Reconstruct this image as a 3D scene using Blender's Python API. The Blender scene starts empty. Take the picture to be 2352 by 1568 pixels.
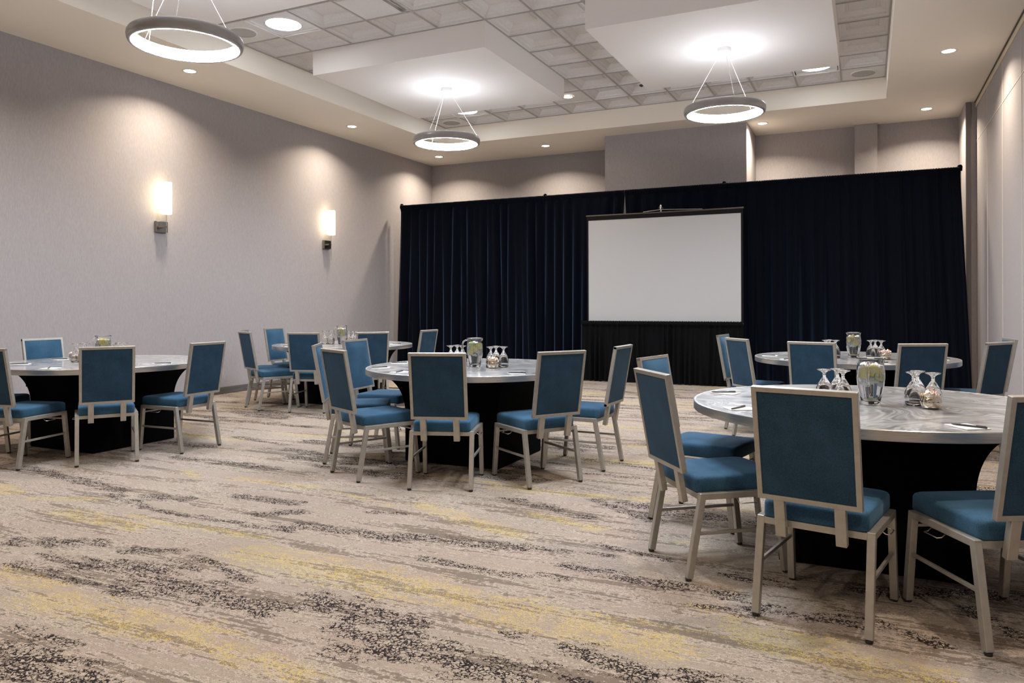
import bpy, bmesh, math, random
import numpy as np
from mathutils import Vector, Matrix
random.seed(7)
PI = math.pi
C = bpy.context.scene.collection
SC = bpy.context.scene

# ------------------------------------------------------------------ camera, world, exposure
cam_d = bpy.data.cameras.new('camera'); cam = bpy.data.objects.new('camera', cam_d); C.objects.link(cam)
cam.location = (0, 0, 1.289)
cam.rotation_mode = 'QUATERNION'
cam.rotation_quaternion = (Matrix.Rotation(math.radians(25.2), 4, 'Z') @ Matrix.Rotation(PI/2, 4, 'X')
                           @ Matrix.Rotation(-0.0032, 4, 'Z')).to_quaternion()
cam_d.sensor_width = 36; cam_d.lens = 36*1736.15/2352; cam_d.shift_y = -86.4/2352
cam_d.clip_start = 0.05; cam_d.clip_end = 60
SC.camera = cam
w = bpy.data.worlds.new('world'); SC.world = w; w.use_nodes = True
w.node_tree.nodes['Background'].inputs[0].default_value = (0.9, 0.93, 1, 1)
w.node_tree.nodes['Background'].inputs[1].default_value = 0.05
vs = SC.view_settings
vs.view_transform = 'Standard'; vs.look = 'None'; vs.gamma = 1; vs.use_curve_mapping = False
vs.exposure = 0.84
cy = SC.cycles
cy.use_denoising = True; cy.max_bounces = 9; cy.diffuse_bounces = 5; cy.glossy_bounces = 4
cy.transmission_bounces = 8; cy.sample_clamp_indirect = 4; cy.caustics_reflective = False
cy.use_adaptive_sampling = True; cy.adaptive_threshold = 0.03

E_RING, E_DOWN, E_TILE, E_SCONCE = 60.0, 20.0, 16.0, 5.0
ZC, ZT = 4.247, 4.558          # soffit height, tile grid height in the recess

# ------------------------------------------------------------------ materials
def nm(name):
    m = bpy.data.materials.new(name); m.use_nodes = True
    nt = m.node_tree; b = nt.nodes['Principled BSDF']
    return m, nt, b
def nd(nt, t, **kw):
    n = nt.nodes.new(t)
    for k, v in kw.items():
        if k.startswith('i_'):
            key = k[2:]; key = int(key) if key.isdigit() else key
            n.inputs[key].default_value = v
        else: setattr(n, k, v)
    return n
def plain(name, col, rough=0.5, metal=0.0, **kw):
    m, nt, b = nm(name)
    b.inputs['Base Color'].default_value = (*col, 1); b.inputs['Roughness'].default_value = rough
    b.inputs['Metallic'].default_value = metal
    for k, v in kw.items(): b.inputs[k.replace('_', ' ')].default_value = v
    return m
def ramp(nt, stops):
    r = nt.nodes.new('ShaderNodeValToRGB'); e = r.color_ramp.elements
    e[0].position, e[0].color = stops[0][0], (*stops[0][1], 1)
    e[1].position, e[1].color = stops[-1][0], (*stops[-1][1], 1)
    for p, c in stops[1:-1]:
        x = e.new(p); x.color = (*c, 1)
    return r
def mapped(nt, scale, kind='Object'):
    tc = nt.nodes.new('ShaderNodeTexCoord'); mp = nt.nodes.new('ShaderNodeMapping')
    mp.inputs['Scale'].default_value = scale
    nt.links.new(tc.outputs[kind], mp.inputs[0]); return mp
def noise(nt, mp, scale, detail=2, rough=0.5):
    n = nd(nt, 'ShaderNodeTexNoise', i_Scale=scale, i_Detail=detail, i_Roughness=rough)
    nt.links.new(mp.outputs[0], n.inputs['Vector']); return n
def noisy(name, ca, cb, scale, mscale=(1, 1, 1), rough=0.6, metal=0.0, detail=3, lo=.35, hi=.65, bump=0.0, bdist=0.001, **kw):
    m, nt, b = nm(name)
    mp = mapped(nt, mscale); n = noise(nt, mp, scale, detail)
    r = ramp(nt, [(lo, ca), (hi, cb)]); nt.links.new(n.outputs[0], r.inputs[0])
    nt.links.new(r.outputs[0], b.inputs['Base Color'])
    b.inputs['Roughness'].default_value = rough; b.inputs['Metallic'].default_value = metal
    if bump:
        bp = nd(nt, 'ShaderNodeBump', i_Strength=bump, i_Distance=bdist)
        nt.links.new(n.outputs[0], bp.inputs['Height']); nt.links.new(bp.outputs[0], b.inputs['Normal'])
    for k, v in kw.items(): b.inputs[k.replace('_', ' ')].default_value = v
    return m
def emit(name, col, s):
    m, nt, b = nm(name)
    b.inputs['Base Color'].default_value = (.9, .9, .9, 1)
    b.inputs['Emission Color'].default_value = (*col, 1); b.inputs['Emission Strength'].default_value = s
    return m
def glass(name, ior=1.45, col=(1, 1, 1), rough=0.0):
    m, nt, b = nm(name)
    b.inputs['Base Color'].default_value = (*col, 1); b.inputs['Roughness'].default_value = rough
    b.inputs['Transmission Weight'].default_value = 1; b.inputs['IOR'].default_value = ior
    return m

def wall_material(name, ca, cb):
    m, nt, b = nm(name)
    mp = mapped(nt, (150, 150, 22)); n = noise(nt, mp, 1.0, 3, .6)
    mp2 = mapped(nt, (320, 320, 320)); n2 = noise(nt, mp2, 1.0, 1)
    ad = nd(nt, 'ShaderNodeMath', operation='MULTIPLY_ADD', i_1=.5); nt.links.new(n2.outputs[0], ad.inputs[0]); nt.links.new(n.outputs[0], ad.inputs[2])
    r = ramp(nt, [(.5, ca), (1.0, cb)]); nt.links.new(ad.outputs[0], r.inputs[0])
    nt.links.new(r.outputs[0], b.inputs['Base Color']); b.inputs['Roughness'].default_value = .72
    return m
M = {}
M['wall'] = wall_material('woven_wallcovering', (.305, .282, .288), (.392, .365, .372))
M['ceil'] = plain('ceiling_paint', (.90, .84, .74), .8)
M['cloud'] = plain('white_panel_paint', (.84, .80, .77), .75)
M['tile'] = noisy('ceiling_tile_plastic', (.72, .70, .69), (.76, .74, .73), 40, rough=.5)
M['tee'] = plain('ceiling_grid_steel', (.42, .40, .39), .5)
M['dark_metal'] = plain('dark_track', (.09, .075, .06), .5, .5)
M['cream'] = plain('cream_seal', (.62, .55, .42), .5)
M['seam'] = plain('seam_bead', (.66, .60, .52), .5)
M['jamb'] = plain('jamb_paint', (.17, .15, .155), .6)
M['basebd'] = noisy('grey_wood_baseboard', (.085, .080, .078), (.13, .125, .12), 3, (1, 1, 40), .5)
M['frame'] = noisy('champagne_painted_steel', (.375, .352, .315), (.42, .395, .352), 30, rough=.36, metal=.55, bump=.02)
M['glide'] = plain('black_nylon', (.02, .02, .02), .4)
M['chrome'] = plain('chromed_steel', (.8, .8, .8), .12, 1)
M['alu'] = noisy('brushed_aluminium_band', (.44, .43, .42), (.56, .55, .54), 12, (1, 1, 25), .3, .75)
M['spandex'] = plain('black_stretch_cloth', (.0025, .0025, .003), .9)
M['spandex'].node_tree.nodes['Principled BSDF'].inputs['Specular IOR Level'].default_value = .05
M['paper'] = plain('notepad_paper', (.78, .77, .75), .7)
M['pen'] = plain('pen_plastic', (.03, .032, .036), .3)
M['ringm'] = noisy('satin_grey_ring', (.36, .36, .365), (.40, .40, .405), 8, rough=.34, metal=.4)
M['canopy'] = plain('white_canopy', (.85, .84, .83), .4)
M['cable'] = plain('white_cable', (.8, .8, .8), .4)
M['ring_e'] = emit('ring_diffuser', (.88, .94, 1.03), E_RING*.38)
M['ring_b'] = emit('added_ring_glow', (.86, .94, 1.05), E_RING*12)  # extra glow added under the rings for room light, not a real diffuser
M['down_e'] = emit('downlight_lens', (1, .88, .70), E_DOWN)
M['tile_e'] = emit('tile_light_lens', (.90, .95, 1), E_TILE)
M['sconce_e'] = emit('sconce_glass_lit', (1, .80, .50), E_SCONCE)
M['bronze'] = plain('sconce_metal', (.30, .28, .25), .22, .95)
M['glass'] = glass('clear_glass')
M['water'] = glass('water', 1.33, (.96, .98, 1))
M['ice'] = plain('ice', (.93, .94, .94), .25, 0, Transmission_Weight=.12, IOR=1.31)
M['peel'] = plain('lemon_peel', (.80, .60, .06), .45)
M['pulp'] = noisy('lemon_pulp', (.80, .72, .22), (.86, .82, .48), 120, rough=.4)
M['lpeel'] = plain('lime_peel', (.30, .45, .06), .45)
M['lpulp'] = noisy('lime_pulp', (.55, .66, .25), (.68, .75, .40), 120, rough=.4)
M['silver'] = plain('polished_bowl_metal', (.66, .58, .47), .08, 1)
M['wrap_w'] = plain('cellophane_white', (.88, .84, .80), .3)
M['wrap_o'] = plain('cellophane_orange', (.85, .48, .22), .3)
M['wrap_p'] = plain('cellophane_pink', (.85, .60, .52), .3)
M['screen'] = plain('matte_screen', (.415, .405, .395), .9)
M['black'] = plain('black_border', (.010, .008, .009), .8, 0, Specular_IOR_Level=.1)
M['pipe'] = plain('drape_pipe', (.35, .35, .36), .3, .8)
M['grille'] = plain('speaker_grille', (.44, .43, .42), .6)
M['reflector'] = plain('light_reflector', (.8, .82, .85), .3)

def fabric(name, ca, cb, sheen=.25):
    m, nt, b = nm(name)
    mp = mapped(nt, (1, 1, 1)); n = noise(nt, mp, 420, 2, .7); n2 = noise(nt, mp, 9, 2)
    ad = nd(nt, 'ShaderNodeMath', operation='MULTIPLY_ADD', i_1=.35); nt.links.new(n2.outputs[0], ad.inputs[0]); nt.links.new(n.outputs[0], ad.inputs[2])
    r = ramp(nt, [(.50, ca), (.86, cb)]); nt.links.new(ad.outputs[0], r.inputs[0])
    nt.links.new(r.outputs[0], b.inputs['Base Color'])
    b.inputs['Roughness'].default_value = .85; b.inputs['Specular IOR Level'].default_value = .2
    b.inputs['Sheen Weight'].default_value = sheen; b.inputs['Sheen Tint'].default_value = (.35, .6, .9, 1)
    bp = nd(nt, 'ShaderNodeBump', i_Strength=.5, i_Distance=.0006)
    nt.links.new(n.outputs[0], bp.inputs['Height']); nt.links.new(bp.outputs[0], b.inputs['Normal'])
    return m
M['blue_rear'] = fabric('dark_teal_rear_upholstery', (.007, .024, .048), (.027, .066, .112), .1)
M['blue'] = fabric('teal_blue_upholstery', (.010, .040, .076), (.042, .110, .185))
def velvet(name, base, sheen_col, sw, rough=.35):
    m, nt, b = nm(name)
    b.inputs['Base Color'].default_value = (*base, 1); b.inputs['Roughness'].default_value = .9
    b.inputs['Specular IOR Level'].default_value = .08
    b.inputs['Sheen Weight'].default_value = sw; b.inputs['Sheen Roughness'].default_value = rough
    b.inputs['Sheen Tint'].default_value = (*sheen_col, 1)
    return m
M['velvet'] = velvet('black_velvet', (.0017, .0025, .0060), (.13, .22, .40), .9, .32)
M['skirt'] = velvet('black_skirting', (.0035, .0035, .004), (.4, .4, .45), .05, .3)

def swirl():
    m, nt, b = nm('swirled_aluminium_top')
    mp = mapped(nt, (1, 1, 1)); n = noise(nt, mp, 1.6, 1)
    mx = nd(nt, 'ShaderNodeMixRGB', blend_type='LINEAR_LIGHT'); mx.inputs[0].default_value = .9
    nt.links.new(mp.outputs[0], mx.inputs[1]); nt.links.new(n.outputs[1], mx.inputs[2])
    wv = nd(nt, 'ShaderNodeTexNoise', i_Scale=1.5, i_Detail=1.5, i_Distortion=1.9)
    nt.links.new(mx.outputs[0], wv.inputs['Vector'])
    r = ramp(nt, [(.30, (.16, .16, .17)), (.40, (.50, .50, .51)), (.45, (.26, .26, .27)), (.50, (.66, .66, .66)), (.55, (.34, .34, .35)), (.60, (.70, .69, .68)), (.68, (.38, .38, .39))])
    nt.links.new(wv.outputs[0], r.inputs[0]); nt.links.new(r.outputs[0], b.inputs['Base Color'])
    b.inputs['Metallic'].default_value = .45; b.inputs['Roughness'].default_value = .28
    b.inputs['Coat Weight'].default_value = .5; b.inputs['Coat Roughness'].default_value = .06
    return m
M['swirl'] = swirl()

def carpet():
    m, nt, b = nm('streaked_carpet')
    L = nt.links.new
    mpA = mapped(nt, (.8, 8, 1)); nA = noise(nt, mpA, 1.0, 5, .62)
    mpB = mapped(nt, (5, 60, 1)); nB = noise(nt, mpB, 1.0, 3, .6)
    mpC = mapped(nt, (1, 1, 1)); nC = noise(nt, mpC, 34, 5, .8); nF = noise(nt, mpC, 240, 2, .8)
    nH = noise(nt, mapped(nt, (.8, 2.2, 1)), 1.3, 2)
    a1 = nd(nt, 'ShaderNodeMath', operation='MULTIPLY_ADD', i_1=.6); L(nB.outputs[0], a1.inputs[0]); L(nA.outputs[0], a1.inputs[2])
    a2 = nd(nt, 'ShaderNodeMath', operation='MULTIPLY_ADD', i_1=.8); L(nC.outputs[0], a2.inputs[0]); L(a1.outputs[0], a2.inputs[2])
    r = ramp(nt, [(.90, (.185, .154, .132)), (1.00, (.252, .213, .184)), (1.08, (.33, .286, .253)), (1.20, (.465, .415, .375))])
    # shift into the 0..1 range of the ramp
    sh = nd(nt, 'ShaderNodeMath', operation='SUBTRACT', i_1=.70); L(a2.outputs[0], sh.inputs[0])
    for e in r.color_ramp.elements: pass
    r.color_ramp.elements[0].position = .42; r.color_ramp.elements[1].position = .49
    r.color_ramp.elements[2].position = .545; r.color_ramp.elements[3].position = .63
    L(sh.outputs[0], r.inputs[0])
    tint = ramp(nt, [(.38, (1.0, .97, .90)), (.62, (1.0, .93, .88))]); L(nH.outputs[0], tint.inputs[0])
    mt = nd(nt, 'ShaderNodeMixRGB', blend_type='MULTIPLY'); mt.inputs[0].default_value = 1
    L(r.outputs[0], mt.inputs[1]); L(tint.outputs[0], mt.inputs[2])
    # pebbled cracks
    wn = noise(nt, mpC, 60, 2)
    wm = nd(nt, 'ShaderNodeMixRGB', blend_type='LINEAR_LIGHT'); wm.inputs[0].default_value = .018
    L(mpC.outputs[0], wm.inputs[1]); L(wn.outputs[1], wm.inputs[2])
    vo = nd(nt, 'ShaderNodeTexVoronoi', feature='DISTANCE_TO_EDGE', i_Scale=46); L(wm.outputs[0], vo.inputs['Vector'])
    vo2 = nd(nt, 'ShaderNodeTexVoronoi', feature='DISTANCE_TO_EDGE', i_Scale=75); L(wm.outputs[0], vo2.inputs['Vector'])
    col = mt.outputs[0]
    nK = noise(nt, mpC, 38, 2, .6)
    def patch(attr, vor, colr, wmax, prev, nz):
        at = nd(nt, 'ShaderNodeAttribute', attribute_name=attr)
        s = nd(nt, 'ShaderNodeMath', operation='MULTIPLY_ADD', i_1=2.4, i_2=-1.2); L(nz.outputs[0], s.inputs[0])
        t = nd(nt, 'ShaderNodeMath', operation='ADD'); L(at.outputs['Fac'], t.inputs[0]); L(s.outputs[0], t.inputs[1])
        q = nd(nt, 'ShaderNodeMapRange', i_1=.50, i_2=1.05, i_3=0, i_4=wmax); L(t.outputs[0], q.inputs[0])
        vj = nd(nt, 'ShaderNodeMath', operation='MULTIPLY_ADD', i_1=.16); L(nK.outputs[0], vj.inputs[0]); vk = nd(nt, 'ShaderNodeMath', operation='SUBTRACT', i_1=.075); L(vor.outputs[0], vk.inputs[0]); L(vk.outputs[0], vj.inputs[2])
        lt = nd(nt, 'ShaderNodeMath', operation='SUBTRACT'); L(q.outputs[0], lt.inputs[0]); L(vj.outputs[0], lt.inputs[1])
        k = nd(nt, 'ShaderNodeMapRange', i_1=0, i_2=.035, i_3=0, i_4=.98); L(lt.outputs[0], k.inputs[0])
        mm = nd(nt, 'ShaderNodeMixRGB'); mm.inputs[2].default_value = (*colr, 1)
        L(k.outputs[0], mm.inputs[0]); L(prev, mm.inputs[1]); return mm.outputs[0]
    nP = noise(nt, mapped(nt, (4, 12, 1)), 1.6, 4, .65)
    col = patch('yellow', vo2, (.50, .375, .10), .085, col, nP)
    col = patch('dark', vo, (.014, .010, .011), .14, col, nP)
    f = nd(nt, 'ShaderNodeMixRGB', blend_type='MULTIPLY'); f.inputs[0].default_value = 1
    fr = ramp(nt, [(.3, (.80, .80, .80)), (.7, (1.12, 1.12, 1.12))]); L(nF.outputs[0], fr.inputs[0])
    L(col, f.inputs[1]); L(fr.outputs[0], f.inputs[2]); L(f.outputs[0], b.inputs['Base Color'])
    b.inputs['Roughness'].default_value = .95; b.inputs['Specular IOR Level'].default_value = .1
    bp = nd(nt, 'ShaderNodeBump', i_Strength=.6, i_Distance=.004); L(nF.outputs[0], bp.inputs['Height']); L(bp.outputs[0], b.inputs['Normal'])
    return m
M['carpet'] = carpet()

# ------------------------------------------------------------------ mesh helpers
class MB:
    def __init__(s): s.v = []; s.f = []; s.mi = []
    def add(s, vs_, fs, mi=0):
        o = len(s.v); s.v += [tuple(v) for v in vs_]
        for f in fs: s.f.append(tuple(o+i for i in f)); s.mi.append(mi)
        return s
    def box(s, x0, x1, y0, y1, z0, z1, mat=None, mi=0):
        v = [Vector((x, y, z)) for z in (z0, z1) for y in (y0, y1) for x in (x0, x1)]
        if mat: v = [mat @ p for p in v]
        return s.add(v, [(0, 2, 3, 1), (4, 5, 7, 6), (0, 1, 5, 4), (2, 6, 7, 3), (0, 4, 6, 2), (1, 3, 7, 5)], mi)
    def bar(s, p, q, a, b_, up=(1, 0, 0)):
        """square bar from p to q, a wide along `up`, b_ deep"""
        p, q = Vector(p), Vector(q); d = (q-p).normalized(); u = Vector(up); u = (u - d*u.dot(d)).normalized(); w_ = d.cross(u)
        v = []
        for c in (p, q):
            for i, j in ((-1, -1), (1, -1), (1, 1), (-1, 1)): v.append(c + u*(a/2*i) + w_*(b_/2*j))
        return s.add(v, [(3, 2, 1, 0), (4, 5, 6, 7), (0, 1, 5, 4), (1, 2, 6, 5), (2, 3, 7, 6), (3, 0, 4, 7)])
    def lathe(s, prof, n=32, closed=False, c=(0, 0), mi=0):
        o = len(s.v); k = len(prof)
        for r_, z in prof:
            for i in range(n):
                a = 2*PI*i/n; s.v.append((c[0]+r_*math.cos(a), c[1]+r_*math.sin(a), z))
        m_ = k if closed else k-1
        for j in range(m_):
            j2 = (j+1) % k
            for i in range(n):
                i2 = (i+1) % n
                s.f.append((o+j*n+i, o+j*n+i2, o+j2*n+i2, o+j2*n+i)); s.mi.append(mi)
        return s
    def cap(s, ring_index_start, n, flip=False, mi=0):
        f = tuple(range(ring_index_start, ring_index_start+n)); s.f.append(f[::-1] if flip else f); s.mi.append(mi)
    def solid(s, prof, n=32, c=(0, 0), mi=0):
        """lathe with both ends capped"""
        o = len(s.v); s.lathe(prof, n, False, c, mi); s.cap(o, n, True, mi); s.cap(o+(len(prof)-1)*n, n, False, mi); return s
    def tube(s, pts, r_, n=8):
        pts = [Vector(p) for p in pts]; o = len(s.v); prev = None
        for i, p in enumerate(pts):
            d = (pts[min(i+1, len(pts)-1)] - pts[max(i-1, 0)]).normalized()
            u = prev if prev is not None else (Vector((0, 0, 1)) if abs(d.z) < .9 else Vector((1, 0, 0)))
            u = (u - d*u.dot(d)).normalized(); prev = u; w_ = d.cross(u)
            for k in range(n):
                a = 2*PI*k/n; s.v.append(tuple(p + u*(r_*math.cos(a)) + w_*(r_*math.sin(a))))
        for i in range(len(pts)-1):
            for k in range(n):
                k2 = (k+1) % n; s.f.append((o+i*n+k, o+i*n+k2, o+(i+1)*n+k2, o+(i+1)*n+k)); s.mi.append(0)
        s.cap(o, n, True); s.cap(o+(len(pts)-1)*n, n)
        return s
    def build(s, name, mats, parent=None, bevel=0, seg=2, smooth=False, angle=None, recalc=True):
        me = bpy.data.meshes.new(name); me.from_pydata(s.v, [], s.f)
        mats = mats if isinstance(mats, (list, tuple)) else [mats]
        for m_ in mats: me.materials.append(m_)
        me.polygons.foreach_set('material_index', s.mi)
        if recalc or bevel:
            bm = bmesh.new(); bm.from_mesh(me)
            if recalc: bmesh.ops.recalc_face_normals(bm, faces=bm.faces)
            if bevel: bmesh.ops.bevel(bm, geom=bm.edges[:], offset=bevel, segments=seg, affect='EDGES', profile=.5, clamp_overlap=True)
            bm.to_mesh(me); bm.free()
        if smooth: me.polygons.foreach_set('use_smooth', [True]*len(me.polygons))
        if angle:
            me.polygons.foreach_set('use_smooth', [True]*len(me.polygons))
            me.set_sharp_from_angle(angle=math.radians(angle))
        o = bpy.data.objects.new(name, me); C.objects.link(o); o.parent = parent
        return o
def tag(o, label=None, cat=None, group=None, kind=None):
    if label: o['label'] = label
    if cat: o['category'] = cat
    if group: o['group'] = group
    if kind: o['kind'] = kind
    return o
def thing(name, loc=(0, 0, 0), rz=0, **kw):
    o = bpy.data.objects.new(name, None); C.objects.link(o); o.location = loc; o.rotation_euler = (0, 0, rz); o.empty_display_size = .1
    return tag(o, **kw)
def dup(root, loc, rz, label, group=None, cat=None):
    def cp(o, par):
        c = o.copy(); C.objects.link(c); c.parent = par
        for ch in KIDS.get(o, []): cp(ch, c)
        return c
    r_ = cp(root, None); r_.location = loc; r_.rotation_euler = (0, 0, rz); r_['label'] = label
    if group: r_['group'] = group
    return r_
KIDS = {}
def index_kids():
    KIDS.clear()
    for o in C.objects:
        if o.parent: KIDS.setdefault(o.parent, []).append(o)
def struct(o): o['kind'] = 'structure'; return o
R = math.radians

# ------------------------------------------------------------------ room shell
XL, XR, YB, YF = -8.45, 1.46, 13.95, -1.4
# floor with the carpet pattern's patches as mesh attributes
DARK = [(-4.21,2.57,-3.8,2.75,.1),(-3.87,2.52,-3.62,2.49,.06),(-3.52,2.5,-3.08,2.64,.13),(-3.5,2.73,-3.29,2.83,.07),(-3.86,2.35,-2.91,2.32,.06),(-3.1,2.47,-2.34,2.45,.12),(-2.75,2.54,-2.67,2.67,.06),(-2.33,2.51,-2.07,2.55,.07),(-2.17,2.64,-1.72,2.57,.14),(-1.81,2.46,-1.16,2.36,.15),(-1.8,2.26,-1.55,2.32,.07),(-2.93,1.72,-2.45,1.72,.15),(-3.08,1.9,-2.74,1.88,.05),(-4.39,3.56,-4.11,3.62,.09),(-4.66,3.5,-4.08,3.34,.06),(-3.83,3.82,-3.38,3.84,.09),(-3.38,3.55,-3.22,3.68,.09),(-3.02,3.47,-2.38,3.49,.09),(-4.1,3.34,-2.97,3.35,.05),(-6.03,3.78,-4.72,3.6,.1),(-5.28,4.58,-4.25,4.58,.1),(-3.13,2.83,-2.62,2.66,.05),(-2.31,3.56,-1.71,3.63,.1),(-2.01,3.27,-1.53,3.25,.06),(-2.8,3.87,-2.59,3.92,.05),(-1.31,3.48,-.8,3.41,.08),(-.81,3.46,-.55,3.41,.08),(-.65,3.26,-.44,3.26,.06),(-.42,3.34,-.06,3.34,.07),(-.58,3.69,-.37,3.66,.07),(-.06,3.43,.23,3.26,.06),(0,3.75,.62,3.95,.1),(.38,3.68,.54,3.46,.06),(-2.13,4.52,-1.56,4.33,.08),(-1.59,4.71,-1.14,4.42,.08),(-.96,2.65,-.74,2.57,.1),(-1.06,2.47,-.88,2.44,.06),(-.69,2.61,-.43,2.64,.06),(-1.73,3.66,-1.2,3.71,.04),(-1.39,3.32,-1.29,3.3,.05),(-1.3,3.86,-.93,3.77,.05),(-1.26,2.67,-1.2,2.66,.05)]
YEL = [(-3.28,2.13,-2.37,2.14,.17),(-4.54,3.08,-3.88,3.03,.12),(-4.08,3.18,-3.04,3.19,.06),(-2.83,2.97,-1.87,2.92,.22),(-2.34,2.11,-1.78,2.07,.1),(-5.62,3.33,-5.34,3.25,.1),(-5.04,3.2,-4.64,3.38,.06),(-4.82,4.24,-4.56,4.12,.06),(-4.21,4.2,-3.52,4.22,.09),(-3.3,4.18,-2.77,4.06,.05),(-2.57,4.14,-1.81,3.84,.12),(-1.78,2.96,-1.31,2.78,.15),(-3.82,2.26,-3.4,2.24,.1),(-1.36,2.88,-.78,2.83,.22),(-.64,3.24,-.51,3.17,.07),(-.5,3.07,-.25,2.96,.12),(-.19,2.99,.18,2.96,.13),(-.42,3.12,-.1,3.12,.07),(-.93,4.07,-.84,4.07,.05),(-1.86,4.25,-1.39,4.12,.08)]
rr = random.Random(3)
for k in range(250):
    y_ = rr.uniform(4.6, 13.5); x_ = rr.uniform(-8.4, 1); l_ = rr.uniform(.4, 1.2); (DARK if k % 5 < 3 else YEL).append((x_, y_, x_+l_, y_+rr.uniform(-.15, .15), rr.uniform(.05, .13)))
for k in range(26):
    y_ = rr.uniform(.2, 1.5); x_ = rr.uniform(-6, 1); l_ = rr.uniform(.4, 1.1); (DARK if k % 2 else YEL).append((x_, y_, x_+l_, y_+rr.uniform(-.1, .1), rr.uniform(.07, .17)))
nx, ny = 250, 390
gx = np.linspace(XL-.05, XR+.1, nx); gy = np.linspace(YF-.1, YB+.1, ny)
GX, GY = np.meshgrid(gx, gy)
co = np.stack([GX.ravel(), GY.ravel(), np.zeros(nx*ny)], 1)
ii = np.arange(nx*ny).reshape(ny, nx)
fc = np.stack([ii[:-1, :-1].ravel(), ii[:-1, 1:].ravel(), ii[1:, 1:].ravel(), ii[1:, :-1].ravel()], 1)
me = bpy.data.meshes.new('floor'); me.from_pydata(co.tolist(), [], fc.tolist()); me.materials.append(M['carpet'])
for nm_, bands in (('dark', DARK), ('yellow', YEL)):
    v = np.zeros(nx*ny)
    for x0, y0, x1, y1, hw in bands:
        dx, dy = x1-x0, y1-y0; t = np.clip(((co[:, 0]-x0)*dx+(co[:, 1]-y0)*dy)/max(dx*dx+dy*dy, 1e-6), 0, 1)
        ex = (co[:, 0]-x0-t*dx)/(hw*1.3); ey = (co[:, 1]-y0-t*dy)/(hw*.9)
        v = np.maximum(v, np.exp(-(ex*ex+ey*ey)**1.5*.7))
    a = me.attributes.new(nm_, 'FLOAT', 'POINT'); a.data.foreach_set('value', v.astype(np.float32))
fl = bpy.data.objects.new('floor', me); C.objects.link(fl); struct(fl)

struct(MB().box(XL-.15, XL, YF, YB+.15, -.02, ZC+.5).build('wall_left', M['wall']))
bk = MB().box(XL, XR+.2, YB, YB+.15, -.02, ZC+.5)
struct(bk.build('wall_back', M['wall']))
bp_ = MB().box(-4.2, -1.785, 12.81, YB, 0, ZC).build('wall_back_bump', M['wall']); struct(bp_); bp_.name = 'wall_bump_out'
struct(MB().box(-.19, .15, 13.82, YB, 0, ZC).build('wall_pilaster', M['wall']))
struct(MB().box(1.32, XR+.2, 13.01, YB, 0, ZC).build('wall_return', M['wall']))
struct(MB().box(1.323, 1.385, 12.985, 13.01, 0, ZC).build('trim_1', M['jamb']))
wr = MB().box(XR, XR+.1, YF, 13.01, 0, ZC).build('wall_right', M['wall']); struct(wr)
sm = MB()
k = 0
yy = 11.91+1.26
while yy > YF:
    sm.box(XR-.004, XR+.01, yy-.006, yy+.006, .02, ZC-.09); yy -= 1.26
sm.box(XR-.004, XR+.01, YF, 13.0, 3.66, 3.672)
struct(sm.build('trim_2', M['seam']))
struct(MB().box(XR-.012, XR, YF, 13.0, ZC-.085, ZC-.012).build('trim_3', M['cream']))
struct(MB().box(XR-.026, XR-.014, YF, 13.0, ZC-.014, ZC).build('trim_4', M['dark_metal']))
struct(MB().box(XL-.1, XR+.2, YF-.15, YF, -.02, ZC+.5).build('wall_front', M['wall']))
struct(MB().box(XL, XL+.014, YF, YB, 0, .10).build('baseboard_left', M['basebd'], bevel=.003))
bb = MB(); bb.box(XL, -4.2, YB-.014, YB, 0, .1); bb.box(-1.785, 1.32, YB-.014, YB, 0, .1)
struct(bb.build('baseboard_back', M['basebd']))
struct(MB().box(XR-.012, XR, YF, 13, 0, .1).build('baseboard_right', M['basebd']))

TX0, TX1, TY0, TY1 = -7.11, .25, 1.45, 12.22
cl = MB()
cl.box(XL-.1, TX0, YF, YB+.1, ZC, ZC+.62); cl.box(TX1, XR+.2, YF, YB+.1, ZC, ZC+.62)
cl.box(TX0, TX1, TY1, YB+.1, ZC, ZC+.62); cl.box(TX0, TX1, YF, TY0, ZC, ZC+.62)
ceiling = struct(cl.build('ceiling', M['ceil']))
GXL = [-7.11, -6.48, -5.85, -5.225, -4.6, -3.975, -3.38, -2.78, -2.17, -1.56, -.95, -.34, .25]
GYL = [12.22, 11.59, 10.95, 10.31, 9.66, 9.01, 8.37, 7.74, 7.17, 6.54]
while GYL[-1] > TY0+.5: GYL.append(GYL[-1]-.636)
GYL.append(TY0)
SPECIAL = {(1, 8): 'light', (1, 1): 'light', (10, 1): 'light', (0, 8): 'speaker', (0, 0): 'speaker', (11, 0): 'speaker', (3, 8): 'panel', (4, 1): 'panel'}
tl = MB(); te = MB(); sp_cells = {}
prof = [(0.008, 0), (.016, .020), (.048, .028), (.056, .050), (.070, .056), (.112, .088), (.118, .100), (.150, .100), (.156, .090)]
for i in range(len(GXL)-1):
    for j in range(len(GYL)-1):
        x0, x1, y1, y0 = GXL[i], GXL[i+1], GYL[j], GYL[j+1]
        kind = SPECIAL.get((i, j))
        if kind: sp_cells[(i, j)] = (x0, x1, y0, y1)
        if kind == 'light': continue
        p = prof if kind is None else [(.008, 0), (.02, .010), (.03, .012)]
        vs_, fs = [], []
        for d, h in p: vs_ += [(x0+d, y0+d, ZT+h), (x1-d, y0+d, ZT+h), (x1-d, y1-d, ZT+h), (x0+d, y1-d, ZT+h)]
        for k in range(len(p)-1):
            for q in range(4): q2 = (q+1) % 4; fs.append((4*k+q, 4*k+4+q, 4*k+4+q2, 4*k+q2))
        e = 4*(len(p)-1); fs.append((e+3, e+2, e+1, e)); tl.add(vs_, fs)
for x in GXL[1:-1]: te.box(x-.012, x+.012, TY0, TY1, ZT-.002, ZT+.004)
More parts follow.
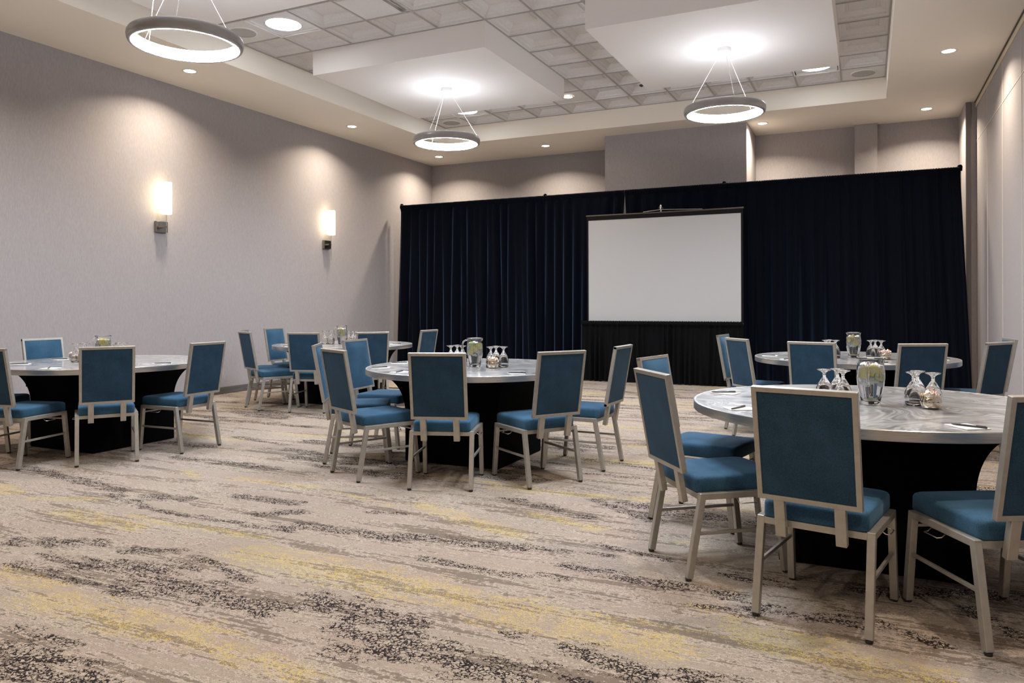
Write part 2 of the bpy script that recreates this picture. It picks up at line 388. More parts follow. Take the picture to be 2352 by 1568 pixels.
for y in GYL[1:-1]: te.box(TX0, TX1, y-.012, y+.012, ZT-.0025, ZT+.0045)
te.box(TX0, TX0+.02, TY0, TY1, ZT-.003, ZT+.005); te.box(TX1-.02, TX1, TY0, TY1, ZT-.003, ZT+.005)
te.box(TX0, TX1, TY1-.02, TY1, ZT-.003, ZT+.005)
struct(tl.build('coffered_tiles', M['tile'], ceiling)); struct(te.build('tile_grid', M['tee'], ceiling))
struct(MB().box(TX0, TX1, TY0, TY1, ZT+.15, ZT+.2).build('upper_deck', M['tile'], ceiling))
CL = [(-6.48, -3.985, 7.75, 10.27), (-2.75, -.31, 7.72, 10.28), (-6.48, -3.985, 3.37, 5.89), (-2.75, -.31, 3.37, 5.89)]
for x0, x1, y0, y1 in CL:
    struct(MB().box(x0, x1, y0, y1, ZC, ZT+.01).build('dropped_panel', M['cloud'], ceiling))

# ------------------------------------------------------------------ ceiling fittings
def area_disk(name, loc, r_, power, col, spread, parent=None):
    l = bpy.data.lights.new(name, 'AREA'); l.shape = 'DISK'; l.size = r_*2; l.energy = power; l.color = col; l.spread = R(spread)
    o = bpy.data.objects.new(name, l); C.objects.link(o); o.location = loc; o.parent = parent; return o
def downlight(x, y, z, label, power=24, vis=True):
    t = thing('recessed_downlight', (x, y, z), label=label, cat='ceiling light', group='recessed downlights')
    MB().lathe([(.092, 0), (.092, -.006), (.070, -.006), (.068, -.001)], 32).build('trim_ring', M['canopy'], t, smooth=True)
    mb = MB(); mb.lathe([(.001, -.0035), (.069, -.0035)], 32); mb.build('lens', M['down_e'], t, recalc=False)
    area_disk('lamp', (0, 0, -.012), .085, power, (1, .85, .67), 138, t)
DL = [((-7.75, 6.92), 'recessed downlight in the left soffit below the nearest ring pendant'),
      ((-7.75, 10.24), 'recessed downlight in the left soffit, halfway along the wall with sconces'),
      ((-7.78, 13.11), 'recessed downlight in the far left corner of the soffit'),
      ((-5.45, 13.08), 'recessed downlight in the back soffit left of the projecting wall section'),
      ((-1.56, 13.02), 'recessed downlight in the back soffit just right of the projecting wall'),
      ((.82, 13.14), 'recessed downlight in the far right corner near the drape end'),
      ((.87, 10.23), 'recessed downlight in the right soffit nearest the camera')]
for (x, y), lb in DL: downlight(x, y, ZC, lb)
for x, y in ((-7.75, 3.6), (.87, 6.95), (.87, 3.7), (-5.45, -.2), (-3.5, -.2), (-1.56, -.2), (.6, -.2)):
    downlight(x, y, ZC, 'recessed downlight in the soffit nearer than the pictured ones')
downlight(-4.287, 11.22, ZT+.008, 'small round downlight set in a ceiling tile between two dropped panels', 10)
for key, lb in (((1, 8), 'square tile light with round glowing lens, nearest in the coffered ceiling'),
                ((1, 1), 'square tile light half hidden behind the dropped panel at the far left'),
                ((10, 1), 'square tile light peeking past the right dropped panel')):
    x0, x1, y0, y1 = sp_cells[key]; cx, cy_ = (x0+x1)/2, (y0+y1)/2; hx = (x1-x0)/2; hy = (y1-y0)/2
    t = thing('tile_light', (cx, cy_, ZT), label=lb, cat='ceiling light', group='square tile lights')
    f = MB()
    for d, z0, z1 in ((.02, -.012, .004), (.05, -.004, .02)):
        f.box(-hx+d-.015, hx-d+.015, -hy+d-.015, -hy+d, z0, z1); f.box(-hx+d-.015, hx-d+.015, hy-d, hy-d+.015, z0, z1)
        f.box(-hx+d-.015, -hx+d, -hy+d, hy-d, z0, z1); f.box(hx-d, hx-d+.015, -hy+d, hy-d, z0, z1)
    f.build('frame', M['canopy'], t)
    MB().box(-hx+.03, hx-.03, -hy+.03, hy-.03, .012, .02).build('reflector', M['reflector'], t)
    MB().lathe([(.22, .012), (.215, .0), (.20, -.002)], 40).build('lens_ring', M['canopy'], t, smooth=True)
    MB().solid([(.2, .006), (.2, .0), (.12, -.004)], 40).build('lens', M['tile_e'], t)
for key, lb in (((0, 8), 'round white speaker grille beside the near square tile light'),
                ((0, 0), 'round speaker grille in the far left corner tile of the recess'),
                ((11, 0), 'round speaker grille in the far right corner tile of the recess')):
    x0, x1, y0, y1 = sp_cells[key]
    t = thing('ceiling_speaker', ((x0+x1)/2, (y0+y1)/2, ZT+.012), label=lb, cat='speaker', group='ceiling speakers')
    MB().lathe([(.17, 0), (.17, -.01), (.155, -.012)], 40).build('rim', M['canopy'], t, smooth=True)
    MB().solid([(.155, 0), (.155, -.009), (.10, -.012)], 40).build('grille', M['grille'], t)
t = thing('slot_diffuser', (-4.93, 6.86, ZT), label='flat ceiling panel with a shiny linear slot at its edge', cat='air vent')
MB().box(-.27, .27, -.27, .27, -.004, .012).build('panel', M['tile'], t)
sl = MB(); sl.box(.235, .285, -.28, .28, -.014, -.004); sl.build('slot', M['chrome'], t, bevel=.003)
t = thing('dome_camera', (-3.08, 11.16, ZT+.06), label='small round dome device in a coffer beside the right dropped panel', cat='security camera')
MB().solid([(.06, 0), (.06, -.02), (.045, -.03)], 28).build('housing', M['canopy'], t)
MB().solid([(.035, -.028), (.030, -.048), (.012, -.062)], 20).build('lens', M['pen'], t, smooth=True)

def pendant(cx, cy_, label, twist, ysplit=False):
    t = thing('ring_pendant', (cx, cy_, 0), R(twist), label=label, cat='pendant light', group='ring pendants')
    zb, h, ro, ri = 3.482, .098, .462, .400
    out = [(ri+.006, zb+.006), (ri+.018, zb+.005), (ri+.019, zb-.002), (ro-.018, zb-.002), (ro-.010, zb+.006), (ro-.005, zb+.018), (ro, zb+.045), (ro-.003, zb+.068), (ro-.013, zb+.086), (ro-.028, zb+h-.002), (ri+.012, zb+h), (ri+.004, zb+h-.004)]
    MB().lathe(out, 96, True).build('ring_housing', M['ringm'], t, smooth=True)
    MB().lathe([(ri+.004, zb+h-.004), (ri, zb+h-.008), (ri, zb+.004), (ri+.006, zb)], 96).build('light_diffuser', M['ring_e'], t, smooth=True)
    MB().lathe([(ri+.004, zb+.002), (ri+.018, zb+.002)], 96).build('added_glow_strip', M['ring_b'], t, smooth=True)  # emissive strip added underneath to brighten the room without burning out the panels
    MB().solid([(.078, ZC), (.078, ZC-.045), (.072, ZC-.052)], 40).build('canopy', M['canopy'], t)
    zt = zb+h
    for k in range(3):
        a = 2*PI*k/3+.5; ca, sa = math.cos(a), math.sin(a)
        MB().tube([(.05*ca, .05*sa, ZC-.05), (.432*ca, .432*sa, zt)], .0024, 6).build('cable', M['cable'], t)
        if ysplit and k == 1:
            MB().tube([(.16*ca, .16*sa, ZC-.2), (.28*ca-.04, .28*sa-.03, ZC-.36), (.40*ca+.02, .40*sa, zt+.06), (.43*ca+.03, .43*sa+.02, zt)], .0035, 6).build('power_cord', M['cable'], t)
    for s_ in (-1, 1):
        MB().tube([(s_*.17, 0, ZC), (s_*.17, 0, ZC-.03), (s_*.155, 0, ZC-.035)], .004, 6).build('toggle_hook', M['chrome'], t)
pendant(-5.225, 9.01, 'grey ring pendant hanging over the back left table, smallest in view', 0)
pendant(-1.50, 9.0, 'grey ring pendant hanging in front of the projecting wall at right', 25)
pendant(-5.225, 4.63, 'large grey ring pendant nearest the camera, in the top left corner', 40, True)
pendant(-1.53, 4.63, 'grey ring pendant above the front right table, past the top of the photo', 0)

def sconce(y, label):
    t = thing('wall_sconce', (XL, y, 0), label=label, cat='wall light', group='wall sconces')
    MB().box(0, .045, -.09, .09, 2.245, 2.39).build('back_box', M['bronze'], t, bevel=.004)
    MB().box(.04, .125, -.075, .0, 2.30, 2.325).build('arm', M['bronze'], t, bevel=.003)
    MB().tube([(.12, 0, 2.05), (.12, 0, 2.48)], .0045, 8).build('rod', M['chrome'], t)
    sh = MB().solid([(.064, 2.482), (.069, 2.487), (.069, 2.893), (.064, 2.898)], 32, c=(.12, 0)).build('glass_shade', M['sconce_e'], t, angle=40)
    MB().lathe([(.0705, 2.495), (.0705, 2.501)], 32, c=(.12, 0)).build('shade_band', M['chrome'], sh)
sconce(7.05, 'tall lit glass cylinder sconce on the left wall, nearer of the two')
sconce(10.42, 'lit glass cylinder sconce on the left wall, close to the drape')

# ------------------------------------------------------------------ drapes and screen
def fold_sheet(x0, x1, y, zt, zb, seed, amp_t, amp_b, per, pocket=.10, fan=(0, 0), step=.0085, rows=None):
    """gathered cloth hung from a pipe: pleats that loosen on their way down"""
    g = random.Random(seed); n = int((x1-x0)/step)
    xs = np.linspace(x0, x1, n)
    ph = [(2*PI/(per*g.uniform(.55, 2.1)), g.uniform(0, 6.3), g.uniform(.4, 1), g.uniform(-1.6, 1.6)) for _ in range(7)]
    hf = [(2*PI/g.uniform(.022, .05), g.uniform(0, 6.3)) for _ in range(3)]
    zs = rows or ([zt+.004, zt-.012, zt-.045, zt-pocket+.012, zt-pocket, zt-pocket-.02] + list(np.linspace(zt-pocket-.1, zb, 16)))
    v = []
    for z in zs:
        u = min(1, max(0, (zt-pocket-z)/(zt-zb-pocket))); A = amp_t+(amp_b-amp_t)*u**.7
        d = np.zeros(n)
        for kx, p0, a, dr in ph:
            s_ = np.sin(kx*xs+p0+dr*u*1.8); d += a*s_
        d = d/2.2*A
        h = sum(np.sin(kx*xs+p) for kx, p in hf)/3
        if z > zt-pocket-.001:
            lift = .028 if zt-.05 < z < zt else 0.0
            if abs(z-(zt-.045)) < 1e-6: lift = .030
            d = d*.25 + h*.006 + (-lift)
            zz = z + h*(.006 if z > zt-.02 else .001)
        else:
            d = d + h*.006*(1-u)**2; zz = np.full(n, z)
        fx = xs + fan[0]*u*(1-(xs-x0)/(x1-x0))**3*-1 + fan[1]*u*((xs-x0)/(x1-x0))**3
        for i in range(n): v.append((float(fx[i]), float(y-d[i]) if False else float(y+d[i]), float(zz[i] if hasattr(zz, '__len__') else zz)))
    f = []
    for j in range(len(zs)-1):
        for i in range(n-1): f.append((j*n+i, (j+1)*n+i, (j+1)*n+i+1, j*n+i+1))
    m_ = MB(); m_.v = v; m_.f = f; m_.mi = [0]*len(f); return m_
DY = 12.45; DZ = 3.215
segs = [(-8.26, -5.15, 'black velvet drape panel at the left end, next to the left wall', (.06, 0)),
        (-5.26, -3.731, 'black velvet drape panel just left of the projection screen top', (0, -.2)),
        (-3.729, -2.03, 'black velvet drape panel hanging directly behind the projection screen', (-.2, 0)),
        (-2.14, 1.20, 'black velvet drape panel right of the screen, reaching the right wall', (0, .14))]
for k, (a, b_, lb, fn) in enumerate(segs):
    o = fold_sheet(a, b_, DY, DZ, .012, 20+k, .020, .070, .20, fan=fn).build('stage_curtain', M['velvet'], smooth=True, recalc=False)
    tag(o, lb, 'curtain', 'black velvet curtains on the drape stand')
t = thing('drape_stand', (0, DY+.0, 0), label='pipe stand of upright posts and crossbars holding up the black drapes', cat='curtain stand')
for x in (-8.25, -5.21, -2.085, 1.195):
    MB().tube([(x, .10, .01), (x, .10, DZ-.02)], .022, 14).build('upright', M['pipe'], t)
    MB().box(x-.22, x+.22, -.02, .42, 0, .008).build('base_plate', M['pipe'], t)
    MB().solid([(.030, DZ-.05), (.034, DZ+.01), (.026, DZ+.032), (.008, DZ+.040)], 16, c=(x, .03)).build('post_top_cloth', M['velvet'], t, smooth=True)
for a, b_ in ((-8.25, -5.21), (-5.21, -2.085), (-2.085, 1.195)):
    MB().tube([(a, .035, DZ-.035), (b_, .035, DZ-.035)], .016, 10).build('crossbar', M['pipe'], t)

SY = 12.05
t = thing('projection_screen', (-3.0, SY, 0), label='white projection screen with black border standing above a black skirt', cat='projection screen')
MB().box(-1.245, 1.245, 0, .006, .62, 2.695).build('screen_surface', M['screen'], t)
b_ = MB(); b_.box(-1.272, -1.245, -.002, .008, .62, 2.74); b_.box(1.235, 1.268, -.002, .008, .62, 2.74); b_.box(-1.272, 1.268, -.003, .008, 2.68, 2.745)
b_.build('black_border', M['black'], t)
MB().tube([(-1.285, .002, 2.757), (1.275, .002, 2.757)], .013, 12).build('top_bar', M['dark_metal'], t)
MB().tube([(-.3, -.012, 2.775), (0, -.012, 2.80), (.65, -.012, 2.772)], .006, 8).build('brace_rod', M['pipe'], t)
MB().tube([(-.02, .04, .1), (-.02, .04, 2.83)], .014, 12).build('center_pole', M['pipe'], t)
MB().solid([(.018, 2.80), (.022, 2.83), (.014, 2.85), (.012, 2.875), (.004, 2.89)], 14, c=(-.02, .02)).build('pole_finial', M['chrome'], t, smooth=True)
MB().tube([(-.06, .02, 2.795), (-.05, .0, 2.84), (.0, -.01, 2.85), (.03, .0, 2.80)], .004, 6).build('carry_handle', M['dark_metal'], t)
for s_ in (-1, 1):
    MB().tube([(-.02, .04, .45), (s_*.55-.02, -.0+.1, .02)], .012, 8).build('tripod_leg', M['pipe'], t)
MB().tube([(-.02, .04, .45), (-.02, .36, .02)], .012, 8).build('tripod_leg', M['pipe'], t)
MB().box(-1.27, 1.27, -.004, .012, .58, .62).build('bottom_bar', M['black'], t)
sk = fold_sheet(-4.335, -1.725, SY-.09, 1.0, .012, 77, .014, .040, .12, pocket=.045, step=.006,
                rows=[1.004, .992, .975, .962, .955, .93, .88, .8, .7, .6, .45, .3, .15, .012])
tag(sk.build('screen_skirt', M['skirt'], smooth=True, recalc=False), 'gathered black skirt covering the stand below the projection screen', 'skirt')
t = thing('skirt_rail', (-3.03, SY-.06, 0), label='thin dark rail that carries the gathered skirt in front of the screen', cat='rail')
MB().tube([(-1.31, 0, .972), (1.31, 0, .972)], .012, 10).build('rail_tube', M['dark_metal'], t)
for s_ in (-1, 1): MB().tube([(s_*1.28, .0, .972), (s_*1.28, 0, .0)], .011, 8).build('rail_post', M['dark_metal'], t)

# ------------------------------------------------------------------ chair
def make_chair():
    t = thing('banquet_chair', label='x', cat='chair')
    fr = M['frame']
    # seat cushion: stacked rounded rectangles, crowned top
    cu = MB(); hx, hy, cyy, nc = .204, .2275, .045, 7
    lv = [(.399, .010, .020), (.402, .003, .026), (.410, 0, .030), (.454, 0, .032), (.463, .0015, .033), (.470, .005, .036), (.4745, .011, .04), (.477, .020, .045)]
    for k in range(1, 7): lv.append((.477+.007*(1-(1-k/6)**2), .020+.166*k/6, .045+.01*k))
    def rr(hx_, hy_, r_, z):
        r_ = min(r_, hx_*.95, hy_*.95); o = []
        for sx, sy, a0 in ((1, 1, 0), (-1, 1, 90), (-1, -1, 180), (1, -1, 270)):
            for q in range(nc): a_ = R(a0+90*q/(nc-1)); o.append((sx*(hx_-r_)+r_*math.cos(a_), cyy+sy*(hy_-r_)+r_*math.sin(a_), z))
        return o
    nn = 4*nc; vv = []
    for z, ins, r_ in lv: vv += rr(hx-ins, hy-ins, r_, z)
    ff = [tuple(reversed(range(nn)))]
    for j in range(len(lv)-1):
        for q in range(nn): q2 = (q+1) % nn; ff.append((j*nn+q, j*nn+q2, (j+1)*nn+q2, (j+1)*nn+q))
    ff.append(tuple(range((len(lv)-1)*nn, len(lv)*nn)))
    cu.add(vv, ff); cu.build('seat', M['blue'], t, angle=50)
    sf = MB(); sf.box(-.20, .20, -.178, -.150, .372, .399); sf.box(-.20, .20, .165, .185, .372, .399); sf.box(-.07, -.04, -.15, .165, .38, .398); sf.box(.04, .07, -.15, .165, .38, .398)
    sf.build('seat_frame', fr, t)
    for s_ in (-1, 1):
        x = s_*.213
        # rear leg, front leg, side rail
        l = MB().bar((x, -.162, .395), (s_*.216, -.232, .012), .031, .031).build('leg', fr, t, bevel=.003)
        MB().solid([(.013, 0), (.015, .004), (.015, .014)], 12, c=(s_*.216, -.234)).build('foot_glide', M['glide'], l)
        l = MB().bar((x, .228, .395), (s_*.216, .268, .012), .031, .031).build('leg', fr, t, bevel=.003)
        MB().solid([(.013, 0), (.015, .004), (.015, .014)], 12, c=(s_*.216, .270)).build('foot_glide', M['glide'], l)
        MB().box(x-.0155, x+.0155, -.178, .243, .373, .403).build('side_rail', fr, t, bevel=.003)
        MB().bar((x, -.192, .215), (x, .246, .215), .013, .016, up=(1, 0, 0)).build('stretcher', fr, t, bevel=.002)
        hk = MB(); xo = x+s_*.014
        hk.tube([(xo-s_*.02, .02, .368), (xo, .02, .352), (xo+s_*.016, .024, .350), (xo+s_*.018, .045, .352), (xo+s_*.018, .085, .352), (xo+s_*.016, .106, .350), (xo, .11, .352), (xo-s_*.02, .11, .368)], .0026, 6)
        hk.build('gang_hook', M['chrome'], t, smooth=True)
        # back post follows the slope of the back
        def bl(z, off=0): return (-.242-(z-.497)*.18+off)
        MB().bar((s_*.116, bl(.343, .004), .343), (s_*.116, bl(.510, .004), .510), .042, .030).build('back_post', fr, t, bevel=.003)
    MB().bar((-.20, .236, .340), (.20, .236, .340), .014, .014, up=(0, 0, 1)).build('front_rail', fr, t, bevel=.002)
    z0, z1, hw, bw_ = .495, .958, .199, .021
    def P3(x, z, off): return Vector((x, -.242-(z-.497)*.18+off, z))
    bf = MB()
    bf.bar(P3(-hw+bw_/2, z0, 0), P3(-hw+bw_/2, z1, 0), bw_, .026); bf.bar(P3(hw-bw_/2, z0, 0), P3(hw-bw_/2, z1, 0), bw_, .026)
    bf.bar(P3(-hw, z0+bw_/2, 0), P3(hw, z0+bw_/2, 0), bw_, .0262, up=(0, -.18, 1)); bf.bar(P3(-hw, z1-bw_/2, 0), P3(hw, z1-bw_/2, 0), bw_, .0262, up=(0, -.18, 1))
    bf.build('back_frame', fr, t, bevel=.002)
    # upholstered panel: flat rear face, pillowed front face
    n = 12; vs_ = []; fs = []
    for side, off in ((0, -.009), (1, .013)):
        for j in range(n+1):
            for i in range(n+1):
                u, w_ = i/n*2-1, j/n*2-1
                puff = (.020 if side else -.003)*(1-abs(u)**5)*(1-abs(w_)**5)
                vs_.append(P3(u*(hw-bw_+.001), (z0+z1)/2+w_*((z1-z0)/2-bw_+.001), off+puff))
    q = (n+1)*(n+1)
    for s_ in (0, 1):
        for j in range(n):
            for i in range(n):
                a = s_*q+j*(n+1)+i; f = (a, a+1, a+n+2, a+n+1); fs.append(f if s_ == 0 else f[::-1])
    edge = [i for i in range(n+1)] + [j*(n+1)+n for j in range(1, n+1)] + [n*(n+1)+i for i in range(n-1, -1, -1)] + [j*(n+1) for j in range(n-1, 0, -1)]
    for k in range(len(edge)):
        a, b2 = edge[k], edge[(k+1) % len(edge)]; fs.append((a, b2, b2+q, a+q))
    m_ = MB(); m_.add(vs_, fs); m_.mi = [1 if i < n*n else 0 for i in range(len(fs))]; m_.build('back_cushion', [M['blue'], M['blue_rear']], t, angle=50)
    return t
chair0 = make_chair(); index_kids()
GT = {1: 'chairs around the front right table', 2: 'chairs around the middle table', 3: 'chairs around the left table', 4: 'chairs around the back left table', 5: 'chairs around the back right table'}
CH = [
 (1, -.164, 3.437, -11.4, 'blue banquet chair seen from behind, largest, before the right foreground table'),
 (1, -.705, 3.839, -52.1, 'blue banquet chair at the left front of the right foreground table, back turned'),
 (1, .471, 3.545, 28.9, 'blue banquet chair cut by the right photo edge at the right foreground table'),
 (1, -.906, 4.612, -101.4, 'blue banquet chair whose back top peeks over the left foreground chair'),
 (1, .955, 4.050, 70.0, 'blue banquet chair showing only two legs beyond the rightmost foreground chair'),
 (2, -2.750, 4.727, 18.9, 'blue banquet chair seen squarely from behind at the front of the middle table'),
 (2, -3.425, 4.774, -26.2, 'blue banquet chair at the front left of the middle table, back turned'),
 (2, -3.884, 5.182, -58.8, 'blue banquet chair left of the middle table seen edge on, between two others'),
 (2, -4.061, 5.846, -86.5, 'blue banquet chair facing the camera at the far left of the middle table'),
 (2, -2.198, 5.109, 55.6, 'blue banquet chair turned left at the front right of the middle table'),
 (2, -2.065, 5.770, 88.2, 'blue banquet chair right of the middle table, before the screen skirt'),
 (3, -5.763, 4.273, 55.2, "blue banquet chair seen from behind, hiding the left table's pitcher"),
 (3, -5.609, 4.904, 91.7, 'blue banquet chair at the right side of the left table, near the baseboard'),
 (3, -6.266, 3.871, 13.3, 'blue banquet chair cut off by the left edge of the photo at the left table'),
 (3, -7.190, 4.850, -93.0, 'blue banquet chair behind the left table, only its back top seen'),
 (3, -7.130, 4.120, -55.0, 'blue banquet chair at the left photo edge, only seat corner and leg seen'),
 (4, -6.772, 7.280, -25.0, 'blue banquet chair leftmost at the back left table, back turned'),
 (4, -7.327, 8.300, -87.8, 'blue banquet chair facing the camera by the left wall at the back left table'),
 (4, -7.170, 7.690, -58.0, 'blue banquet chair hidden behind the leftmost chair of the back left table'),
 (4, -6.092, 7.295, 16.9, 'blue banquet chair seen squarely from behind before the back left table'),
 (4, -5.594, 7.669, 49.5, 'blue banquet chair seen from behind at the right front of the back left table'),
 (4, -5.420, 8.335, 89.6, 'blue banquet chair against the drape, right of the back left table'),
 (5, -1.065, 8.136, -96.1, 'blue banquet chair showing its bright cushion edge, left of the back right table'),
 (5, -.861, 7.516, -51.4, 'blue banquet chair with back turned, between screen skirt and back right table'),
 (5, -.354, 7.175, -14.3, 'blue banquet chair seen from behind at the back right table, left of its pitcher'),
 (5, .261, 7.204, 25.9, 'blue banquet chair seen from behind at the back right table, right of its pitcher'),
 (5, .724, 7.572, 55.2, 'blue banquet chair by the right wall panels at the back right table'),
 (5, .845, 8.100, 96.3, 'blue banquet chair mostly hidden behind the one by the right wall'),
]
for k, (tb, x, y, rz, lb) in enumerate(CH):
    if k == 0: chair0.location = (x, y, 0); chair0.rotation_euler = (0, 0, R(rz)); chair0['label'] = lb; chair0['group'] = GT[tb]
    else: dup(chair0, (x, y, 0), R(rz), lb, GT[tb])

# ------------------------------------------------------------------ round tables
def make_table():
    t = thing('round_table', label='x', cat='table', group='round banquet tables')
    Rr = .915; zt, zb = .760, .712
    MB().solid([(Rr-.014, zb+.01), (Rr-.014, zt-.0005)], 96).build('tabletop', M['swirl'], t, angle=30)
    MB().lathe([(Rr-.014, zb), (Rr-.003, zb), (Rr, zb+.004), (Rr, zt-.003), (Rr-.003, zt), (Rr-.011, zt), (Rr-.014, zt-.001)], 128, True).build('edge_band', M['alu'], t, angle=40)
    # stretch cover: square at the foot, spreading out to the rim
    n = 96; v = []; f = []; rows = 26
    for j in range(rows+1):
        z = .004+(zb-.006)*j/rows
        u = max(0, (z-.40)/(zb-.40)); c_ = .60+.235*(1-math.sqrt(max(0, 1-min(1, u)**2)))
        t_ = min(1, u)**2
        for i in range(n):
            a = 2*PI*i/n; aa = (a % (PI/2))-PI/4
            sq = (c_/math.sqrt(2))/math.cos(aa-0) if False else None
            b2 = ((a+PI/4) % (PI/2))-PI/4
            side = (c_/math.sqrt(2))/math.cos(b2)
            mid = c_*(.90)
            rr_ = side*(1-t_*.35)+(mid+(c_-mid)*abs(math.sin(2*a)))*(t_*.35)
            v.append((rr_*math.cos(a), rr_*math.sin(a), z))
    for j in range(rows):
        for i in range(n):
            i2 = (i+1) % n; f.append((j*n+i, j*n+i2, (j+1)*n+i2, (j+1)*n+i))
    m_ = MB(); m_.add(v, f); m_.cap(rows*n, n); m_.cap(0, n, True); m_.build('stretch_cover', M['spandex'], t, angle=35)
    return t
table0 = make_table(); index_kids()
TB = {1: (.018, 4.42, 'large round swirled aluminium table in the right foreground', 20), 2: (-3.025, 5.683, 'round swirled aluminium table in the middle of the room', 0),
      3: (-6.50, 4.80, 'round swirled aluminium table at the left near the wall', 0), 4: (-6.35, 8.19, 'round aluminium table at the back left, before the drape corner', 0),
      5: (-.129, 8.089, 'round aluminium table at the back right, in front of the drapes', 0)}
for k, (x, y, lb, _) in TB.items():
    if k == 1: table0.location = (x, y, 0); table0['label'] = lb
    else: dup(table0, (x, y, 0), 0, lb)
TN = {1: 'front right table', 2: 'middle table', 3: 'left table', 4: 'back left table', 5: 'back right table'}

# ------------------------------------------------------------------ pitchers, goblets, bowls, pads, pens
ZTAB = .7605
def make_pitcher():
    t = thing('water_pitcher', label='x', cat='pitcher', group='water pitchers on the tables')
    outp = [(.040, 0), (.046, .003), (.048, .02), (.056, .06), (.064, .10), (.069, .14), (.069, .165), (.066, .19), (.063, .208), (.064, .222), (.069, .238), (.071, .242)]
    inp = [(.0695, .243), (.0665, .237), (.061, .222), (.060, .208), (.063, .19), (.066, .165), (.066, .14), (.061, .10), (.053, .06), (.045, .026), (.040, .018)]
    mb = MB(); o = len(mb.v); mb.lathe(outp+inp, 48); mb.cap(o, 48, True); mb.cap(o+(len(outp+inp)-1)*48, 48, True)
    mb.build('glass_body', M['glass'], t, smooth=True)
    MB().solid([(.0385, .0185), (.0440, .027), (.0520, .06), (.0600, .10), (.0650, .14), (.0650, .165), (.0622, .188), (.0600, .200)], 48).build('water', M['water'], t, angle=50)
    hp = [(-.060, 0, .222), (-.080, 0, .224), (-.100, 0, .212), (-.108, 0, .185), (-.106, 0, .155), (-.096, 0, .125), (-.082, 0, .108), (-.068, 0, .104)]
    MB().tube(hp, .0065, 10).build('handle', M['glass'], t, smooth=True)
    return t
def make_goblet():
    p = [(.0400, 0), (.0425, .02), (.0435, .042), (.041, .068), (.033, .090), (.020, .112), (.0105, .128), (.0080, .140), (.0095, .150), (.018, .160), (.034, .1655), (.0375, .168), (.0370, .171), (.010, .1725), (.001, .1728)]
    q = [(.001, .098), (.012, .096), (.025, .084), (.034, .068), (.0395, .050), (.0412, .034), (.0405, .02), (.0385, 0)]
    mb = MB().lathe(p+q, 28, True)
    return tag(mb.build('water_goblet', M['glass'], None, smooth=True), 'x', 'glass')
def make_bowl():
    p = [(.001, 0), (.034, 0), (.038, .003), (.047, .016), (.051, .030), (.049, .044), (.044, .056), (.042, .062), (.045, .069), (.046, .071), (.0445, .0715), (.0405, .063), (.042, .055), (.046, .044), (.048, .030), (.044, .017), (.034, .006), (.001, .005)]
    return tag(MB().lathe(p, 32).build('candy_bowl', M['silver'], None, smooth=True), 'x', 'bowl')
def make_candy(mat):
    bm = bmesh.new(); bmesh.ops.create_icosphere(bm, subdivisions=2, radius=1)
    for v in bm.verts: v.co = Vector((v.co.x*.010, v.co.y*.008, v.co.z*.007))
    me = bpy.data.meshes.new('wrapped_candy'); 
    for s_ in (-1, 1):
        base = [bm.verts.new((s_*.009, 0, 0))]
        ring = [bm.verts.new((s_*(.021+.003*math.sin(k*2.4)), .009*math.cos(k*PI/5), .009*math.sin(k*PI/5))) for k in range(10)]
        for k in range(10): bm.faces.new((base[0], ring[k], ring[(k+1) % 10]))
    bm.to_mesh(me); bm.free(); me.materials.append(mat)
    o = bpy.data.objects.new('wrapped_candy', me); C.objects.link(o)
    return tag(o, 'x', 'candy')
def make_slice(peel, pulp, kind):
    r_ = .030 if kind == 'lemon' else .024
    mb = MB(); mb.lathe([(r_*.90, -.0026), (r_, -.0018), (r_, .0018), (r_*.90, .0026)], 24, mi=0)
    o = len(mb.v); mb.lathe([(r_*.90, -.0026), (.001, -.0027)], 24, mi=1); mb.lathe([(r_*.90, .0026), (.001, .0027)], 24, mi=1)
    return tag(mb.build(kind+'_slice', [peel, pulp]), 'x', kind+' slice')
pitcher0 = make_pitcher(); goblet0 = make_goblet(); bowl0 = make_bowl(); index_kids()
lem0 = make_slice(M['peel'], M['pulp'], 'lemon'); lim0 = make_slice(M['lpeel'], M['lpulp'], 'lime')
can0 = [make_candy(M[k]) for k in ('wrap_w', 'wrap_o', 'wrap_p')]
used = set()
def put(o, loc, rot, label, group):
    if o not in used: used.add(o); c = o
    else: c = o.copy(); C.objects.link(c)
    c.location = loc; c.rotation_euler = rot; c['label'] = label; c['group'] = group; return c
PIT = {1: (.013, 4.355, 82), 2: (-2.99, 5.62, 15), 3: (-6.50, 4.79, 15), 4: (-6.36, 8.17, 15), 5: (-.125, 8.03, 88)}
def ice_mesh(seed):
    g = random.Random(seed); mb = MB()
    for k in range(85):
        z = g.uniform(.128, .205) if k < 74 else g.uniform(.10, .13); a = g.uniform(0, 6.3); r_ = math.sqrt(g.random())*.048
        m_ = Matrix.Translation((r_*math.cos(a), r_*math.sin(a), z)) @ Matrix.Rotation(g.uniform(0, 3), 4, Vector((g.random(), g.random(), g.random())).normalized())
        s_ = g.uniform(.006, .0105); mb.box(-s_, s_, -s_, s_, -s_, s_, m_)
    return mb
cam_v = Vector((0, 0))
